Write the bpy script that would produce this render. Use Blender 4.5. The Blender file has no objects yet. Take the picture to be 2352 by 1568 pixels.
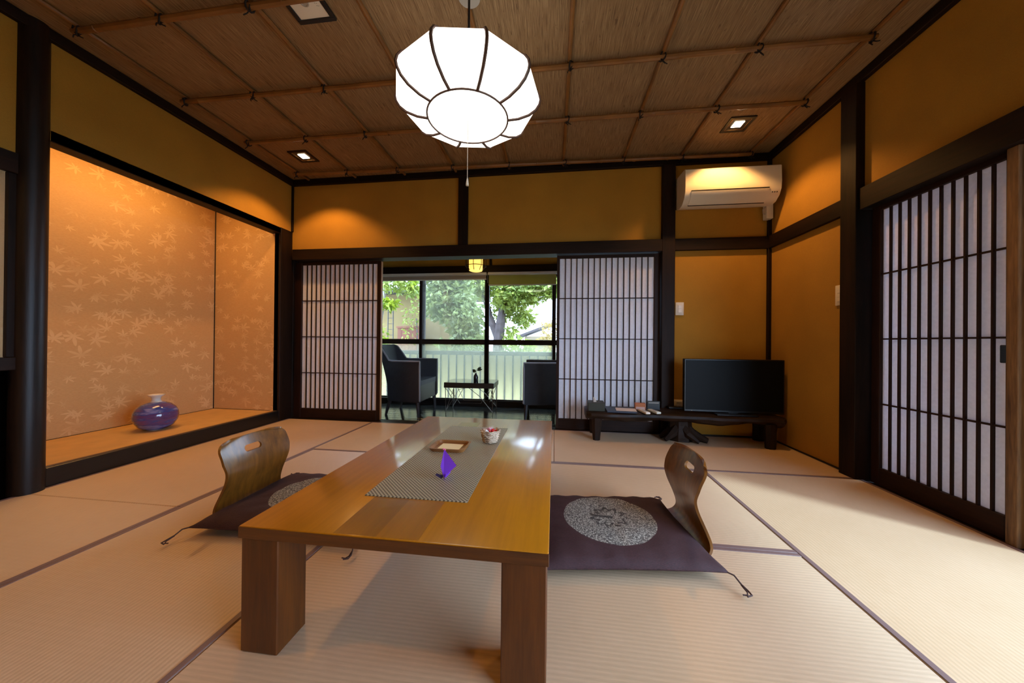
import bpy, bmesh, math, random
from mathutils import Vector, Matrix, noise
random.seed(7)
sc = bpy.context.scene
C = sc.collection
PI = math.pi

# ------------------------------------------------------------------ camera, sky, exposure
def look():
    yaw, pitch, roll = 0.1265017, 0.0032460, 0.0094534
    f = Vector((-math.sin(yaw)*math.cos(pitch), math.cos(yaw)*math.cos(pitch), math.sin(pitch)))
    r = Vector((math.cos(yaw), math.sin(yaw), 0)); u = r.cross(f)
    r2 = r*math.cos(roll)+u*math.sin(roll); u2 = u*math.cos(roll)-r*math.sin(roll)
    m = Matrix((r2, u2, -f)).transposed().to_4x4()
    m.translation = (0, 0, 0.85)
    return m
cam = bpy.data.cameras.new('camera'); cam.sensor_width = 36; cam.lens = 36*759.53/2352
cam.clip_start = 0.02; cam.clip_end = 200
co = bpy.data.objects.new('camera', cam); C.objects.link(co); co.matrix_world = look(); sc.camera = co
sc.view_settings.view_transform = 'Standard'; sc.view_settings.look = 'None'
sc.view_settings.gamma = 1; sc.view_settings.use_curve_mapping = False
sc.view_settings.exposure = 0.0
sc.cycles.use_denoising = True
sc.cycles.max_bounces = 10; sc.cycles.diffuse_bounces = 5; sc.cycles.transmission_bounces = 8
sc.cycles.transparent_max_bounces = 12; sc.cycles.caustics_reflective = False; sc.cycles.caustics_refractive = True
sc.cycles.sample_clamp_indirect = 6
SKY = 11.5            # overcast daylight, the same in every direction
w = bpy.data.worlds.new('sky'); sc.world = w; w.use_nodes = True
w.node_tree.nodes['Background'].inputs[0].default_value = (0.58, 0.79, 1.10, 1)
w.node_tree.nodes['Background'].inputs[1].default_value = SKY
# weak soft sun added from the front right to brighten the right hand mats
sl = bpy.data.lights.new('added_sun', 'SUN'); sl.energy = 3.8; sl.angle = math.radians(7); sl.color = (.60, .82, 1.0)
so = bpy.data.objects.new('added_sun', sl); C.objects.link(so)
so.rotation_euler = Vector((-.8*math.cos(math.radians(45)), .6*math.cos(math.radians(45)), -math.sin(math.radians(45)))).to_track_quat('-Z', 'Y').to_euler()
DOWNLIGHT_W = 48; DOWNLIGHT_COL = (1.0, 0.49, 0.14)
ALCOVE_W = 15
SHADE_EMIT = 2.6
def lamp(name, kind, loc, watts, col, parent=None, **kw):
    l = bpy.data.lights.new(name, kind); l.energy = watts; l.color = col
    for k, v in kw.items(): setattr(l, k, v)
    o = bpy.data.objects.new(name, l); C.objects.link(o); o.location = loc
    if parent: o.parent = parent
    return o

# ------------------------------------------------------------------ materials
def srgb(r, g, b):
    f = lambda c: (c/255/12.92) if c/255 <= .04045 else ((c/255+.055)/1.055)**2.4
    return (f(r), f(g), f(b), 1)
class NT:
    def __init__(s, name):
        s.m = bpy.data.materials.new(name); s.m.use_nodes = True
        s.t = s.m.node_tree; s.t.nodes.clear()
        s.out = s.t.nodes.new('ShaderNodeOutputMaterial')
    def n(s, typ, props=None, **ins):
        nd = s.t.nodes.new('ShaderNode'+typ)
        for k, v in (props or {}).items(): setattr(nd, k, v)
        for k, v in ins.items():
            key = int(k[1:]) if k[0] == 'i' and k[1:].isdigit() else k.replace('_', ' ')
            s.set(nd.inputs[key], v)
        return nd
    def set(s, inp, v):
        if isinstance(v, bpy.types.NodeSocket): s.t.links.new(v, inp)
        elif isinstance(v, bpy.types.Node): s.t.links.new(v.outputs[0], inp)
        else: inp.default_value = v
    def math(s, op, a, b=0.0, c=0.0, clamp=False):
        return s.n('Math', {'operation': op, 'use_clamp': clamp}, i0=a, i1=b, i2=c).outputs[0]
    def mix(s, fac, a, b, blend='MIX'):
        nd = s.n('Mix', {'data_type': 'RGBA', 'blend_type': blend})
        s.set(nd.inputs[0], fac); s.set(nd.inputs[6], a); s.set(nd.inputs[7], b)
        return nd.outputs[2]
    def ramp(s, fac, stops):
        nd = s.n('ValToRGB', None, Fac=fac)
        e = nd.color_ramp.elements
        while len(e) < len(stops): e.new(0.5)
        for el, (p, c) in zip(e, stops): el.position = p; el.color = c if len(c) == 4 else (*c, 1)
        return nd.outputs[0]
    def obj(s, scale=(1, 1, 1), rot=(0, 0, 0)):
        tc = s.n('TexCoord')
        return s.n('Mapping', None, Vector=tc.outputs['Object'], Scale=scale, Rotation=rot).outputs[0]
    def noise(s, vec, scale=5., detail=3., rough=.5):
        return s.n('TexNoise', None, Vector=vec, Scale=scale, Detail=detail, Roughness=rough).outputs[0]
    def bump(s, h, strength=.2, dist=.01):
        return s.n('Bump', None, Height=h, Strength=strength, Distance=dist).outputs[0]
    def bsdf(s, **k):
        b = s.n('BsdfPrincipled', None, **k); s.t.links.new(b.outputs[0], s.out.inputs[0]); return b
    def surf(s, sh): s.t.links.new(sh.outputs[0], s.out.inputs[0])

def plain(name, col, rough=.5, metal=0., coat=0., bump=0., bscale=200., var=0., vscale=8.):
    k = NT(name); v = k.obj()
    base = col
    if var:
        n = k.noise(v, vscale, 4)
        d = tuple(c*(1-var) for c in col[:3])+(1,); l = tuple(min(1, c*(1+var)) for c in col[:3])+(1,)
        base = k.ramp(n, [(.3, d), (.7, l)])
    a = dict(Base_Color=base, Roughness=rough, Metallic=metal, Coat_Weight=coat)
    if bump: a['Normal'] = k.bump(k.noise(v, bscale, 2), bump, .004)
    k.bsdf(**a); return k.m
def wood(name, c1, c2, axis, rough=.45, scale=9., coat=0., bump=.15, stretch=.08, coat_rough=.1, spec=.5):
    k = NT(name); s = [1, 1, 1]; s[axis] = stretch
    v = k.obj(scale=tuple(s))
    n = k.noise(v, scale, 6, .6); n2 = k.noise(v, scale*8, 3, .6)
    f = k.math('ADD', k.math('MULTIPLY', n, .7), k.math('MULTIPLY', n2, .3))
    k.bsdf(Base_Color=k.ramp(f, [(.34, c1), (.64, c2)]), Roughness=rough, Coat_Weight=coat, Coat_Roughness=coat_rough, Specular_IOR_Level=spec,
           Normal=k.bump(n2, bump, .003))
    return k.m
D1, D2 = srgb(14, 8, 5), srgb(38, 22, 13)
dark = [wood('dark_wood_%s' % 'xyz'[i], D1, D2, i, spec=.18, rough=.55) for i in range(3)]
E1, E2 = srgb(20, 9, 5), srgb(48, 25, 14)
lat = [wood('lattice_wood_%s' % 'xyz'[i], E1, E2, i, rough=.5, spec=.2) for i in range(3)]
pillar_m = wood('polished_dark_wood', srgb(12, 8, 6), srgb(38, 24, 16), 2, rough=.42, coat=.0, spec=.3)
tan_wood = wood('bare_tan_wood', srgb(72, 46, 26), srgb(140, 102, 62), 2, rough=.7, scale=14, bump=.5)
edge_wood = wood('bare_edge_wood', srgb(150, 104, 66), srgb(184, 138, 92), 2, rough=.6)
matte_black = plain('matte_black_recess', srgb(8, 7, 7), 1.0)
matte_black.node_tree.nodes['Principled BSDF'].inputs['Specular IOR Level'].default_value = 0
black_board = plain('black_lacquer', srgb(14, 15, 17), .3, bump=.05)

def plaster(name, col):
    k = NT(name); v = k.obj()
    n = k.noise(v, 3, 4); fib = k.noise(k.obj(scale=(1, 1, 4)), 160, 3, .7)
    d = tuple(c*.82 for c in col[:3])+(1,); l = tuple(min(1, c*1.15) for c in col[:3])+(1,)
    c = k.mix(.5, k.ramp(n, [(.3, d), (.7, l)]), k.ramp(fib, [(.35, d), (.65, l)]))
    k.bsdf(Base_Color=c, Roughness=.9, Normal=k.bump(fib, .35, .003)); return k.m
ochre = plaster('ochre_plaster', srgb(172, 126, 40))
beige_panel = plaster('beige_paper_panel', srgb(196, 166, 122))

def wallpaper():
    k = NT('maple_leaf_wallpaper')
    tc = k.n('TexCoord'); sp = k.n('SeparateXYZ', None, Vector=tc.outputs['Object'])
    # flat print: run across either wall of the alcove, so mix x and y into one coordinate
    u = k.math('ADD', sp.outputs[0], sp.outputs[1])
    def leaves(scale, off, size):
        p = k.n('CombineXYZ', None, X=k.math('ADD', u, off), Y=k.math('MULTIPLY', sp.outputs[2], 1.25), Z=0.0)
        vo = k.n('TexVoronoi', {'voronoi_dimensions': '2D', 'feature': 'F1'}, Vector=p, Scale=scale, Randomness=.75)
        q = k.n('VectorMath', {'operation': 'SCALE'}); k.set(q.inputs[0], p.outputs[0]); q.inputs['Scale'].default_value = scale
        dv = k.n('VectorMath', {'operation': 'SUBTRACT'})
        k.set(dv.inputs[0], p.outputs[0]); k.set(dv.inputs[1], vo.outputs['Position'])
        s2 = k.n('SeparateXYZ', None, Vector=dv.outputs[0]); rc = k.n('SeparateColor', None, Color=vo.outputs['Color'])
        r = k.math('MULTIPLY', vo.outputs['Distance'], 1.0)
        th = k.math('ADD', k.math('ARCTAN2', s2.outputs[1], s2.outputs[0]), k.math('MULTIPLY', rc.outputs[0], 6.28))
        lobes = k.math('PINGPONG', k.math('MULTIPLY', th, 7/(2*PI)), .5)
        lobes = k.math('POWER', k.math('MULTIPLY', lobes, 2.), 1.25)
        lobes = k.math('MULTIPLY', lobes, k.math('MULTIPLY_ADD', k.math('COSINE', k.math('SUBTRACT', th, 0.45)), .38, .70))
        edge = k.math('MULTIPLY', k.math('ADD', k.math('MULTIPLY', lobes, 1.05), .14), k.math('MULTIPLY', k.math('ADD', k.math('MULTIPLY', rc.outputs[1], .6), .55), size))
        inside = k.math('MULTIPLY_ADD', k.math('SUBTRACT', edge, r), 30., .5, clamp=True)
        keep = k.math('GREATER_THAN', rc.outputs[2], .30)
        return k.math('MULTIPLY', inside, keep)
    m = k.math('MAXIMUM', leaves(6.2, 0., .50), leaves(7.6, 4.37, .47))
    cl = k.noise(k.obj(scale=(1, 1, 1.6)), 3.2, 2)
    m = k.math('MULTIPLY', m, k.math('MULTIPLY_ADD', k.math('SUBTRACT', cl, .40), 5., .35, clamp=True))
    fib = k.noise(k.obj(scale=(1, 1, 9)), 60, 4, .65)
    base = k.ramp(fib, [(.3, srgb(188, 144, 88)), (.7, srgb(206, 162, 106))])
    k.bsdf(Base_Color=k.mix(k.math('MULTIPLY', m, .55), base, srgb(228, 188, 136)), Roughness=.75, Normal=k.bump(fib, .15, .002))
    return k.m
wallpaper_m = wallpaper()

def tatami(name, along):            # along: 0 = ribs run along x, 1 = along y
    k = NT(name); tc = k.n('TexCoord'); sp = k.n('SeparateXYZ', None, Vector=tc.outputs['Object'])
    across = sp.outputs[1-along]; run = sp.outputs[along]
    rib = k.math('SINE', k.math('MULTIPLY', across, 2*PI/.0145))
    warp = k.math('SINE', k.math('MULTIPLY', run, 2*PI/.02))
    n = k.noise(tc.outputs['Object'], 2.2, 3); n2 = k.noise(k.obj(scale=(8, .6, 1) if along else (.6, 8, 1)), 40, 3)
    f = k.math('ADD', k.math('MULTIPLY', n, .5), k.math('MULTIPLY', n2, .5))
    c = k.ramp(f, [(.3, srgb(206, 175, 138)), (.7, srgb(223, 193, 158))])
    c = k.mix(k.math('MULTIPLY_ADD', rib, .07, .07), c, srgb(120, 92, 62))
    h = k.math('ADD', k.math('MULTIPLY', rib, .8), k.math('MULTIPLY', warp, .2))
    tan = (0., 1., 0.) if along == 0 else (1., 0., 0.)
    tv = k.n('CombineXYZ', None, X=tan[0], Y=tan[1], Z=tan[2])
    k.bsdf(Base_Color=c, Roughness=.45, Anisotropic=.8, Tangent=tv.outputs[0], Specular_IOR_Level=.6,
           Normal=k.bump(h, .12, .0012))
    return k.m
tat = [tatami('rush_mat_ribs_x', 0), tatami('rush_mat_ribs_y', 1)]
heri_m = plain('mauve_mat_border', srgb(128, 104, 100), .38, bump=.1, bscale=600)
alcove_mat_m = plain('fine_woven_rush', srgb(206, 162, 96), .6, bump=.15, bscale=300, var=.08)

def reed():
    k = NT('reed_ceiling_mat'); v = k.obj(scale=(1, .03, 1))
    a = k.noise(v, 210, 3, .7); b = k.noise(k.obj(scale=(1, .2, 1)), 55, 3, .65); big = k.noise(k.obj(), 1.5, 2)
    c = k.ramp(a, [(.28, srgb(84, 62, 40)), (.5, srgb(136, 108, 74)), (.70, srgb(172, 144, 104))])
    fl = k.math('GREATER_THAN', b, .66)
    c = k.mix(k.math('MULTIPLY', fl, .6), c, srgb(60, 38, 20))
    c = k.mix(k.math('MULTIPLY', big, .35), c, srgb(150, 108, 62))
    k.bsdf(Base_Color=c, Roughness=.75, Normal=k.bump(a, .5, .005)); return k.m
reed_m = reed()
bamboo_m = plain('aged_bamboo', srgb(126, 84, 42), .4, var=.3, vscale=6, bump=.1)
cord_m = plain('black_palm_cord', srgb(22, 14, 10), .8)

def shoji_paper():
    k = NT('shoji_paper'); n = k.noise(k.obj(scale=(1, 1, 1)), 60, 4, .6)
    c = k.ramp(n, [(.3, (.78, .76, .80, 1)), (.7, (.86, .84, .88, 1))])
    d = k.n('BsdfDiffuse', None, Color=c); t = k.n('BsdfTranslucent', None, Color=c)
    k.surf(k.n('MixShader', None, i0=.28, i1=d.outputs[0], i2=t.outputs[0])); return k.m
paper_m = shoji_paper()

def oak(name, dk=1.0, stripe=True):
    k = NT(name); v = k.obj(scale=(1, .05, 1) if stripe else (1, 1, .05))
    n = k.noise(v, 60, 5, .65); n2 = k.noise(v, 9, 3)
    f = k.math('ADD', k.math('MULTIPLY', n, .45), k.math('MULTIPLY', n2, .55))
    c1, c2 = srgb(150, 92, 0), srgb(198, 130, 2)
    c = k.ramp(f, [(.22, tuple(x*dk for x in c1[:3])+(1,)), (.78, tuple(x*dk for x in c2[:3])+(1,))])
    k.bsdf(Base_Color=c, Roughness=.4, Coat_Weight=1., Coat_Roughness=.14, Normal=k.bump(n, .03, .002)); return k.m
oak_m = oak('golden_oak'); oak_dark = oak('golden_oak_darker_stave', .62); oak_mid = oak('golden_oak_mid_stave', .84)
shaded_oak_leg = wood('shaded_oak_leg', srgb(62, 27, 0), srgb(98, 50, 4), 2, rough=.4, scale=12, coat=.15)  # same oak as the top; underside shade is put into the darker colour
oak_edge = wood('oak_edge', srgb(66, 30, 0), srgb(100, 52, 4), 0, rough=.4, scale=12, coat=.2)

def runner_mat():
    k = NT('woven_vinyl'); v = k.obj()
    sp = k.n('SeparateXYZ', None, Vector=v)
    fx = k.math('MULTIPLY', sp.outputs[0], 1/.0066); fy = k.math('MULTIPLY', sp.outputs[1], 1/.0066)
    sx = k.math('SINE', k.math('MULTIPLY', fx, PI)); sy = k.math('SINE', k.math('MULTIPLY', fy, PI))
    ck = k.math('MULTIPLY', sx, sy)
    m = k.math('MULTIPLY_ADD', ck, 3., .5, clamp=True)
    k.bsdf(Base_Color=k.mix(m, srgb(74, 64, 48), srgb(186, 176, 148)), Roughness=.5, Normal=k.bump(ck, .4, .002)); return k.m
runner_m = runner_mat()

def veneer():
    k = NT('bent_walnut_veneer'); v = k.obj(scale=(1, 1, .06))
    n = k.noise(v, 45, 5, .6)
    k.bsdf(Base_Color=k.ramp(n, [(.3, srgb(92, 52, 10)), (.7, srgb(136, 84, 22))]), Roughness=.36, Coat_Weight=.3, Coat_Roughness=.2,
           Normal=k.bump(n, .04, .002)); return k.m
veneer_m = veneer()

def cushion_mat():
    k = NT('plum_cushion_cloth'); tc = k.n('TexCoord'); v = tc.outputs['Object']
    sp = k.n('SeparateXYZ', None, Vector=v)
    r = k.math('SQRT', k.math('ADD', k.math('POWER', sp.outputs[0], 2.), k.math('POWER', sp.outputs[1], 2.)))
    disc = k.math('LESS_THAN', r, .195)
    sp2 = k.noise(v, 170, 2, .7); 
    spec = k.ramp(sp2, [(.40, srgb(60, 56, 54)), (.52, srgb(128, 124, 116)), (.62, srgb(188, 184, 172))])
    # ring of dark leaves and one dark stroke printed in the middle
    th = k.math('ARCTAN2', sp.outputs[1], sp.outputs[0])
    wob = k.math('MULTIPLY', k.math('SINE', k.math('MULTIPLY', th, 11.)), .012)
    ring = k.math('LESS_THAN', k.math('ABSOLUTE', k.math('SUBTRACT', k.math('ADD', r, wob), .066)), .010)
    ring = k.math('MULTIPLY', ring, k.math('GREATER_THAN', k.noise(v, 60, 2), .44))
    st = k.math('MULTIPLY', k.math('LESS_THAN', k.math('ABSOLUTE', k.math('ADD', k.math('MULTIPLY', sp.outputs[0], .25), sp.outputs[1])), .007),
                k.math('LESS_THAN', k.math('ABSOLUTE', k.math('ADD', sp.outputs[0], .03)), .045))
    mark = k.math('MAXIMUM', ring, st)
    spec = k.mix(k.math('MULTIPLY', mark, .85), spec, srgb(28, 24, 24))
    weave = k.noise(k.obj(scale=(1, 12, 1)), 120, 2)
    cloth = k.ramp(weave, [(.3, srgb(42, 18, 20)), (.7, srgb(70, 36, 40))])
    wr = k.noise(v, 9, 3)
    k.bsdf(Base_Color=k.mix(disc, cloth, spec), Roughness=.75, Normal=k.bump(k.math('ADD', k.math('MULTIPLY', wr, 1.), k.math('MULTIPLY', weave, .12)), .5, .02)); return k.m
cushion_m = cushion_mat()
cordage_m = plain('brown_cushion_cord', srgb(70, 50, 48), .8)

def vase_mat():
    k = NT('blue_purple_glaze'); v = k.obj(rot=(0.35, .25, 0), scale=(1, 1, 5))
    n = k.noise(v, 3.2, 4, .6)
    c = k.ramp(n, [(.32, srgb(58, 40, 92)), (.45, srgb(96, 66, 116)), (.53, srgb(50, 70, 138)), (.60, srgb(130, 130, 180)), (.72, srgb(36, 48, 108))])
    k.bsdf(Base_Color=c, Roughness=.12, Coat_Weight=.6, Coat_Roughness=.04); return k.m
vase_m = vase_mat(); rim_m = plain('white_glaze', srgb(222, 216, 204), .15, coat=.5)
plastic = plain('ivory_plastic', srgb(226, 218, 202), .35); plastic_grey = plain('grey_plastic', srgb(168, 160, 150), .4)
black_plastic = plain('black_plastic', srgb(9, 9, 10), .32)
screen_m = plain('matte_tv_screen', srgb(3, 4, 5), .45)
screen_m.node_tree.nodes['Principled BSDF'].inputs['Specular IOR Level'].default_value = .15
def emis(name, col, s):
    k = NT(name); e = k.n('Emission', None, Color=col, Strength=s); k.surf(e); return k.m
def shade_mat(name, col, s):
    k = NT(name); e = k.n('Emission', None, Color=col, Strength=s); d = k.n('BsdfDiffuse', None, Color=(.8, .78, .74, 1))
    k.surf(k.n('AddShader', None, i0=e.outputs[0], i1=d.outputs[0])); return k.m
shade_m = shade_mat('glowing_white_shade', (1.0, .93, .84, 1), SHADE_EMIT)
yshade_m = shade_mat('glowing_yellow_paper', (1.0, .60, .10, 1), 1.5)
bulb_m = emis('hot_lamp_glass', (1.0, .78, .48, 1), 14)
rib_m = plain('brown_lamp_rib', srgb(88, 66, 58), .5)
wicker_m = None
def wicker():
    k = NT('black_woven_wicker'); v = k.obj(); sp = k.n('SeparateXYZ', None, Vector=v)
    a = k.math('SINE', k.math('MULTIPLY', k.math('ADD', sp.outputs[0], sp.outputs[1]), 2*PI/.016)); b = k.math('SINE', k.math('MULTIPLY', sp.outputs[2], 2*PI/.012))
    ck = k.math('MULTIPLY', a, b)
    k.bsdf(Base_Color=k.mix(k.math('MULTIPLY_ADD', ck, .5, .5), srgb(7, 7, 11), srgb(22, 23, 33)), Roughness=.5, Normal=k.bump(ck, .5, .003)); return k.m
wicker_m = wicker()
chair_leg_m = plain('dark_chair_leg', srgb(30, 24, 26), .4)
seat_m = plain('charcoal_seat_pad', srgb(52, 52, 64), .6, bump=.2)
piping_m = plain('grey_rim_cane', srgb(120, 118, 122), .4)
steel = plain('thin_steel_wire', srgb(130, 126, 120), .3, metal=1.)
def glass(name, tint=(1, 1, 1, 1), haze=0., hcol=(.8, .84, .84, 1)):
    k = NT(name); t = k.n('BsdfTransparent', None, Color=tint); g = k.n('BsdfGlossy', None, Color=(1, 1, 1, 1), Roughness=.0)
    fr = k.n('Fresnel', None, IOR=1.45)
    m = k.n('MixShader', None, i0=fr.outputs[0], i1=t.outputs[0], i2=g.outputs[0])
    if haze:
        d = k.n('BsdfTranslucent', None, Color=hcol)
        m = k.n('MixShader', None, i0=haze, i1=m.outputs[0], i2=d.outputs[0])
    k.surf(m); return k.m
glass_m = glass('window_glass'); hazy_glass = glass('hazy_window_glass', haze=.04, hcol=(.9, .84, .74, 1))  # middle pane mixes in a faint translucent haze
def frosted():
    k = NT('frosted_glass')
    r = k.n('BsdfRefraction', None, Color=(.96, .96, .88, 1), Roughness=.12, IOR=1.05)
    d = k.n('BsdfTranslucent', None, Color=(.60, .60, .46, 1))
    t = k.n('MixShader', None, i0=.18, i1=r.outputs[0], i2=d.outputs[0]); k.surf(t); return k.m
frosted_m = frosted()
table_glass = plain('dark_green_table_glass', srgb(14, 30, 30), .05, coat=1.)
deck = wood('dark_polished_boards', srgb(12, 14, 16), srgb(38, 40, 42), 0, rough=.16, bump=.06)
def fabric(name, col, tr=.35):
    k = NT(name); n = k.noise(k.obj(scale=(1, 1, 20)), 80, 2)
    c = k.ramp(n, [(.3, tuple(x*.85 for x in col[:3])+(1,)), (.7, col)])
    d = k.n('BsdfDiffuse', None, Color=c); t = k.n('BsdfTranslucent', None, Color=c)
    k.surf(k.n('MixShader', None, i0=tr, i1=d.outputs[0], i2=t.outputs[0])); return k.m
blind_y = fabric('olive_blind_cloth', srgb(176, 168, 92), .35); blind_b = fabric('taupe_blind_cloth', srgb(150, 134, 112), .12)
def leafm(name, c1, c2):
    k = NT(name); n = k.noise(k.obj(), 4, 3); c = k.ramp(n, [(.3, c1), (.7, c2)])
    b = k.n('BsdfPrincipled', None, Base_Color=c, Roughness=.4); t = k.n('BsdfTranslucent', None, Color=c)
    k.surf(k.n('MixShader', None, i0=.4, i1=b.outputs[0], i2=t.outputs[0])); return k.m
leaf_dark = leafm('glossy_dark_leaf', srgb(76, 98, 46), srgb(166, 176, 110))
leaf_mid = leafm('fresh_green_leaf', srgb(96, 118, 44), srgb(176, 186, 92))
leaf_yel = leafm('yellow_green_leaf', srgb(100, 124, 14), srgb(158, 170, 44))
leaf_or = leafm('straw_yellow_leaf', srgb(150, 126, 66), srgb(188, 166, 104))
bark_pale = plain('pale_bark', srgb(140, 130, 122), .8, var=.25, bump=.4, bscale=30)
bark_grey = plain('grey_bark', srgb(84, 74, 74), .9, var=.3, bump=.5, bscale=30)

# ------------------------------------------------------------------ mesh helpers
def B(): return bmesh.new()
def bx(bm, x0, x1, y0, y1, z0, z1, bev=0., seg=2):
    r = bmesh.ops.create_cube(bm, size=1)
    for v in r['verts']:
        v.co = Vector(((x0+x1)/2+v.co.x*(x1-x0), (y0+y1)/2+v.co.y*(y1-y0), (z0+z1)/2+v.co.z*(z1-z0)))
    if bev:
        es = list({e for v in r['verts'] for e in v.link_edges})
        bmesh.ops.bevel(bm, geom=es, offset=bev, segments=seg, affect='EDGES', profile=.5)
    return bm
def tube(bm, pts, rad, n=8, cap=True):
    pts = [Vector(p) for p in pts]; rings = []
    rs = rad if isinstance(rad, (list, tuple)) else [rad]*len(pts)
    up = None
    for i, p in enumerate(pts):
        d = (pts[min(i+1, len(pts)-1)]-pts[max(i-1, 0)]).normalized()
        if up is None:
            up = d.orthogonal().normalized()
        up = (up-d*up.dot(d)).normalized(); s = d.cross(up)
        rings.append([bm.verts.new(p+rs[i]*(up*math.cos(2*PI*k/n)+s*math.sin(2*PI*k/n))) for k in range(n)])
    for a, b in zip(rings, rings[1:]):
        for k in range(n): bm.faces.new((a[k], a[(k+1) % n], b[(k+1) % n], b[k]))
    if cap:
        bm.faces.new(rings[0][::-1]); bm.faces.new(rings[-1])
    return bm
def lathe(bm, prof, n=32, c=(0, 0, 0), cap=True):
    rings = [[bm.verts.new((c[0]+r*math.cos(2*PI*k/n), c[1]+r*math.sin(2*PI*k/n), c[2]+z)) for k in range(n)] for r, z in prof]
    for a, b in zip(rings, rings[1:]):
        for k in range(n): bm.faces.new((a[k], a[(k+1) % n], b[(k+1) % n], b[k]))
    if cap:
        bm.faces.new(rings[0][::-1]); bm.faces.new(rings[-1])
    return bm
def prism(bm, poly, h0, h1, axis=2):      # extruded outline
    def P(a, b, h): return (a, b, h) if axis == 2 else ((h, a, b) if axis == 0 else (a, h, b))
    lo = [bm.verts.new(P(a, b, h0)) for a, b in poly]; hi = [bm.verts.new(P(a, b, h1)) for a, b in poly]
    n = len(poly)
    for i in range(n): bm.faces.new((lo[i], lo[(i+1) % n], hi[(i+1) % n], hi[i]))
    bm.faces.new(lo[::-1]); bm.faces.new(hi); return bm
def obj(name, bm, m, parent=None, smooth=False, loc=None, rot=None):
    bmesh.ops.recalc_face_normals(bm, faces=bm.faces)
    me = bpy.data.meshes.new(name); bm.to_mesh(me); bm.free()
    if smooth:
        me.shade_smooth()
        if smooth != 'all': me.set_sharp_from_angle(angle=math.radians(38))
    me.materials.append(m)
    o = bpy.data.objects.new(name, me); C.objects.link(o)
    if parent: o.parent = parent
    if loc: o.location = loc
    if rot: o.rotation_euler = rot
    return o
def link(name, me, parent, loc=(0, 0, 0), rot=(0, 0, 0)):
    o = bpy.data.objects.new(name, me); C.objects.link(o); o.parent = parent; o.location = loc; o.rotation_euler = rot; return o
def thing(name, label, cat, loc=(0, 0, 0), rz=0., group=None):
    o = bpy.data.objects.new(name, None); o.empty_display_size = .05; C.objects.link(o)
    o.location = loc; o.rotation_euler = (0, 0, rz)
    return tag(o, label, cat, group)
def tag(o, label, cat, group=None):
    o['label'] = label; o['category'] = cat
    if group: o['group'] = group
    return o
def struct(o, label=None):
    o['kind'] = 'structure'
    if label: o['label'] = label
    return o
tn = [0]
def trim(x0, x1, y0, y1, z0, z1, m, label=None, bev=.003):
    tn[0] += 1
    return struct(obj('trim_%d' % tn[0], bx(B(), x0, x1, y0, y1, z0, z1, bev, 1), m), label)
def dup(root, label=None):
    r = root.copy(); C.objects.link(r)
    if label: r['label'] = label
    for ch in list(root.children):
        c = ch.copy(); C.objects.link(c); c.parent = r
        for g in ch.children:
            d = g.copy(); C.objects.link(d); d.parent = c
    return r

XL, XR, YB, ZC = -2.865, 1.952, 3.295, 2.60
YF = -1.0
# ------------------------------------------------------------------ room shell
floor = struct(obj('floor', bx(B(), -3.75, 2.055, YF-.06, 3.406, -.12, -.045), dark[0]))
HW = .021
def mat_piece(x0, x1, y0, y1, along):
    g = .0012
    t = obj('tatami_mat', bx(B(), x0+g, x1-g, y0+g, y1-g, -.045, 0, .004, 1), tat[along], floor)
    for s in (0, 1):
        if along == 0:
            a, b = (y0+g, y0+HW) if s == 0 else (y1-HW, y1-g)
            bm = bx(B(), x0+g, x1-g, a, b, -.002, .0018, .0008, 1)
        else:
            a, b = (x0+g, x0+HW) if s == 0 else (x1-HW, x1-g)
            bm = bx(B(), a, b, y0+g, y1-g, -.002, .0018, .0008, 1)
        obj('cloth_border', bm, heri_m, t)
X1, X2, X3, X4 = -1.878, -.945, .006, .997
R0, R1, R2, R3 = .56, 1.49, 2.375, 3.272
for a in [(XL, X1, 1.458, R3, 1), (XL, X1, -.43, 1.458, 1), (X1, X3, R2, R3, 0), (X3, XR, R2, R3, 0),
          (X1, X2, R0, R2, 1), (X2, X4, R1, R2, 0), (X2, X4, R0, R1, 0), (X4, XR, R0, R2, 1),
          (X1, X3, -.40, R0, 0), (X3, XR, -.40, R0, 0), (XL, X3, YF, -.43, 0), (X3, XR, YF, -.43, 0)]:
    mat_piece(*a)
# walls
bm = B()
bx(bm, XL-.08, XL, 1.43, YB+.05, 1.98, ZC+.05); bx(bm, XL-.08, XL, YF, 1.43, 1.78, ZC+.05)
wl = struct(obj('wall_left', bm, ochre))
obj('wall_panel', bx(B(), XL-.07, XL-.012, YF, 1.43, .71, 1.78), beige_panel, wl)
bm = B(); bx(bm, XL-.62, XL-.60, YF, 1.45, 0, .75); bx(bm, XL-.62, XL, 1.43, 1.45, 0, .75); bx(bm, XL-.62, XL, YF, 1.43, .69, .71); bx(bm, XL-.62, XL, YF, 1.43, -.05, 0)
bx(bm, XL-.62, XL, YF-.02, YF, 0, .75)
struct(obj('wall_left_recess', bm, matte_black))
bm = B(); bx(bm, XL-.1, XR+.05, YB, YB+.05, 1.78, ZC+.05); bx(bm, 1.05, XR+.05, YB, YB+.05, 0, 1.80)
struct(obj('wall_back', bm, ochre))
bm = B(); bx(bm, XR, XR+.05, 2.42, YB+.05, 0, ZC+.05); bx(bm, XR, XR+.05, YF, 2.45, 1.80, ZC+.05)
struct(obj('wall_right', bm, ochre))
struct(obj('wall_front', bx(B(), XL-.1, XR+.05, YF-.06, YF, 0, ZC+.05), ochre))
ceiling = struct(obj('ceiling', bx(B(), XL-.1, XR+.05, YF-.05, YB+.05, ZC, ZC+.05), reed_m))
# ceiling edge beams
trim(XL, XR, YB-.035, YB, 2.535, 2.597, dark[0]); trim(XL, XL+.035, YF, YB, 2.535, 2.597, dark[1]); trim(XR-.035, XR, YF, YB, 2.535, 2.597, dark[1])
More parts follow.
